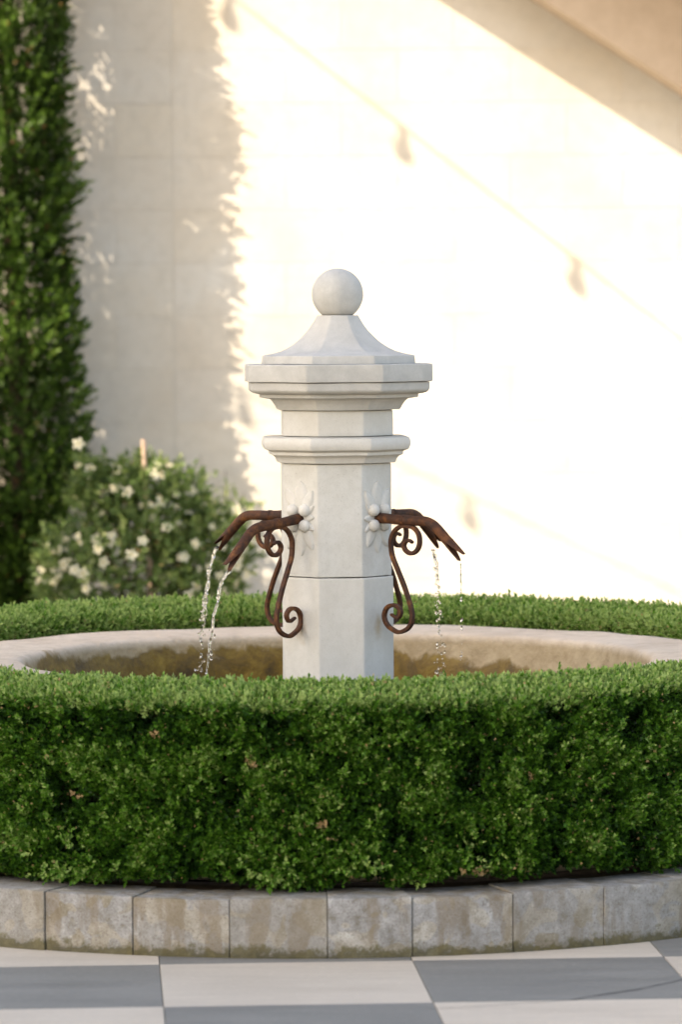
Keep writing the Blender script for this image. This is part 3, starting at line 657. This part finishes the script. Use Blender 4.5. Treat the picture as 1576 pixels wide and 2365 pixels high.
# a five-petalled flower
parts = []
for k in range(5):
    a = 2 * math.pi * k / 5; c, s = math.cos(a), math.sin(a); pv = [(.003, 0, 0), (.013, .0075, .004), (.013, -.0075, .004), (.023, .0065, .002), (.023, -.0065, .002), (.0275, 0, -.001)]
    parts.append(([(x * c - y * s, x * s + y * c, z) for x, y, z in pv], [(0, 2, 4, 5, 3, 1)]))
V, F = merge(parts); V2, F2 = ico((0, 0, .003), .0045, 0); V3, F3 = merge([(V, F), (V2, F2)])
fm = mesh_data('flower', V3, F3, 'petal_white'); fm.materials.append(MATS['flower_eye'])
for p in fm.polygons:
    if len(p.vertices) == 3: p.material_index = 1
for p, v in FP:
    o = link('flower', fm, sh); o.location = tuple(p); o.rotation_mode = 'QUATERNION'
    o.rotation_quaternion = Vector((v[0] + random.uniform(-.4, .4), v[1] - .3, v[2] + random.uniform(-.3, .4))).to_track_quat('Z', 'Y'); o.scale = (random.uniform(.75, 1.35),) * 3
sv, sf = tube([(0, 0, -.05), (-.012, 0, .5), (-.055, .004, 1.42)], [.014, .0135, .012], 10)
st = mk('garden_stake', sv, sf, 'stake_wood', None, True, 40); st.location = (-.965, 6.28, 0); tag(st, 'pale wooden stake leaning out of the flowering shrub', 'stake')
# a thin vine climbing the wall beside the shrub
vi = empty('climbing_vine', (-.62, 7.38, 0)); tag(vi, 'thin vine with sparse yellow-green leaves climbing the wall above the shrub', 'vine')
VP = []; parts = []
for ex, ez in ((.0, 1.22), (.10, 1.10), (-.14, 1.30), (.16, .92)):
    P = catmull([(random.uniform(-.08, .08), 0, 0), (ex * .4 + random.uniform(-.05, .05), -.02, ez * .5), (ex, -.03, ez)], 8); parts.append(tube(P, [.005 - .0002 * i for i in range(len(P))], 6))
    for k in range(24):
        f = .45 + .55 * random.random(); q = P[min(int(f * (len(P) - 1)), len(P) - 1)]; VP.append(np.array(q) + rng.normal(0, .03, 3) * [1.3, .4, 1])
mk('stems', *merge(parts), 'bark', vi, True); VP = np.array(VP)
foliage('foliage', VP, np.tile([0, -1, .4], (len(VP), 1)).astype(float), rng.uniform(.7, 1.1, len(VP)), np.full(len(VP), .75), 'shrub_leaf', vi, K=4, length=.05, leaf=(.045, .026), spread=1.0, jitter=.6)

# ------------------------------------------------------------------ big unseen tree, added off to the side to keep the sun off the fountain
def added_shade_tree():
    t = empty('added_shade_tree', (-8.6, -6.6, 0)); tag(t, 'broad leafy unseen tree added to keep the sun off the fountain', 'tree')
    C = np.array([.9, .0, 9.1]); parts = [tube(catmull([(0, 0, -.1), (.1, .05, 2.2), (.3, .2, 4.6), (.6, .5, 7.4), (.8, .7, 10)], 5), [.34 - .013 * i for i in range(21)], 12)]
    lobes = []
    for k in range(46):
        v = rng.normal(0, 1, 3); v /= np.linalg.norm(v); lobes.append(C + v * np.array([3.2, 3.2, 2.9]) * rng.uniform(.35, 1.0))
    for k in range(9):
        e = lobes[k]; parts.append(tube(catmull([(.3, .2, 4.2 + .25 * k), tuple((np.array([.3, .2, 4.2 + .25 * k]) + e) / 2 + [0, 0, -.25]), tuple(e)], 5), [.13 - .009 * i for i in range(11)], 8))
    mk('trunk', *merge(parts), 'bark', t, True)
    P, N = [], []
    for c in lobes:
        m = 250; v = rng.normal(0, 1, (m, 3)); v /= np.linalg.norm(v, axis=1, keepdims=True); rr = rng.uniform(.3, 1.0, (m, 1)) ** .5 * 1.5
        P.append(c + v * rr); N.append(v + [0, 0, .3])
    P = np.concatenate(P); N = np.concatenate(N)
    foliage('crown', P, N, rng.uniform(.8, 1.2, len(P)), .5 + rng.normal(0, .15, len(P)), 'tree_leaf', t, K=9, length=.34, leaf=(.23, .125), spread=1.1, jitter=.5)
added_shade_tree()

# ------------------------------------------------------------------ strings of festoon lights hung high over the courtyard, above the picture; their shadows fall on the wall
def festoon(label, p, S0, S1, sp, xa, xb):
    off = Vector((-1.42 * p, -p, 1.564 * p)); sl = (S1[1] - S0[1]) / (S1[0] - S0[0])
    W = lambda X: Vector((X, 7.5, S0[1] + (X - S0[0]) * sl)) + off
    a, b_ = W(xa), W(xb); root = empty('festoon_string', tuple(b_)); tag(root, label, 'string lights', 'festoon strings over the courtyard')
    n = 40; mk('cord', *tube([W(xa + (xb - xa) * i / n) - b_ + Vector((0, 0, -.05 * math.sin(math.pi * i / n) * 0)) for i in range(n + 1)], .008, 6), 'black_cord', root, True)
    bulb = [(.0, .012), (-.004, .016), (-.07, .018), (-.075, .020), (-.095, .027), (-.125, .034), (-.16, .033), (-.18, .020), (-.188, .004)]
    bm = mesh_data('bulb', *loft([[(math.cos(2 * math.pi * k / 12) * r_, math.sin(2 * math.pi * k / 12) * r_, z) for k in range(12)] for z, r_ in bulb[3:]]), 'bulb_glass', True)
    sm = mesh_data('socket', *loft([[(math.cos(2 * math.pi * k / 12) * r_, math.sin(2 * math.pi * k / 12) * r_, z) for k in range(12)] for z, r_ in bulb[:4]]), 'black_cord', True)
    k0 = math.ceil((xa - S0[0]) / sp + .1); X = S0[0] + k0 * sp
    while X < xb - .1:
        q = W(X) - b_
        for nm, me in (('socket', sm), ('bulb', bm)): o = link(nm, me, root); o.location = q
        X += sp
    for q, lb in ((a, 'tall'), (b_, 'short')):
        pl = mk('timber_pole', *tube([(0, 0, -.1), (0, 0, q.z * .5), (0, 0, q.z + .08)], [.06, .055, .045], 12), 'pole_wood', None, True, 40); pl.location = (q.x, q.y, 0)
        yield pl
pa = list(festoon('string of festoon bulbs strung nearer the wall', 3.5, (.369, 3.095), (1.323, 2.363), .954, -1.02, 6.95))
pb = list(festoon('string of festoon bulbs strung nearer the fountain', 5.2, (-.517, 1.646), (.725, 1.063), 1.242, -1.2, 10.1))
for pl, lb in zip(pa + pb, ('tall timber pole at the high end of the festoon string nearer the wall', 'short timber pole at the low end of the festoon string nearer the wall', 'tall timber pole at the high end of the festoon string nearer the fountain', 'short timber pole at the low end of the festoon string nearer the fountain')):
    tag(pl, lb, 'pole', 'poles carrying the festoon strings')
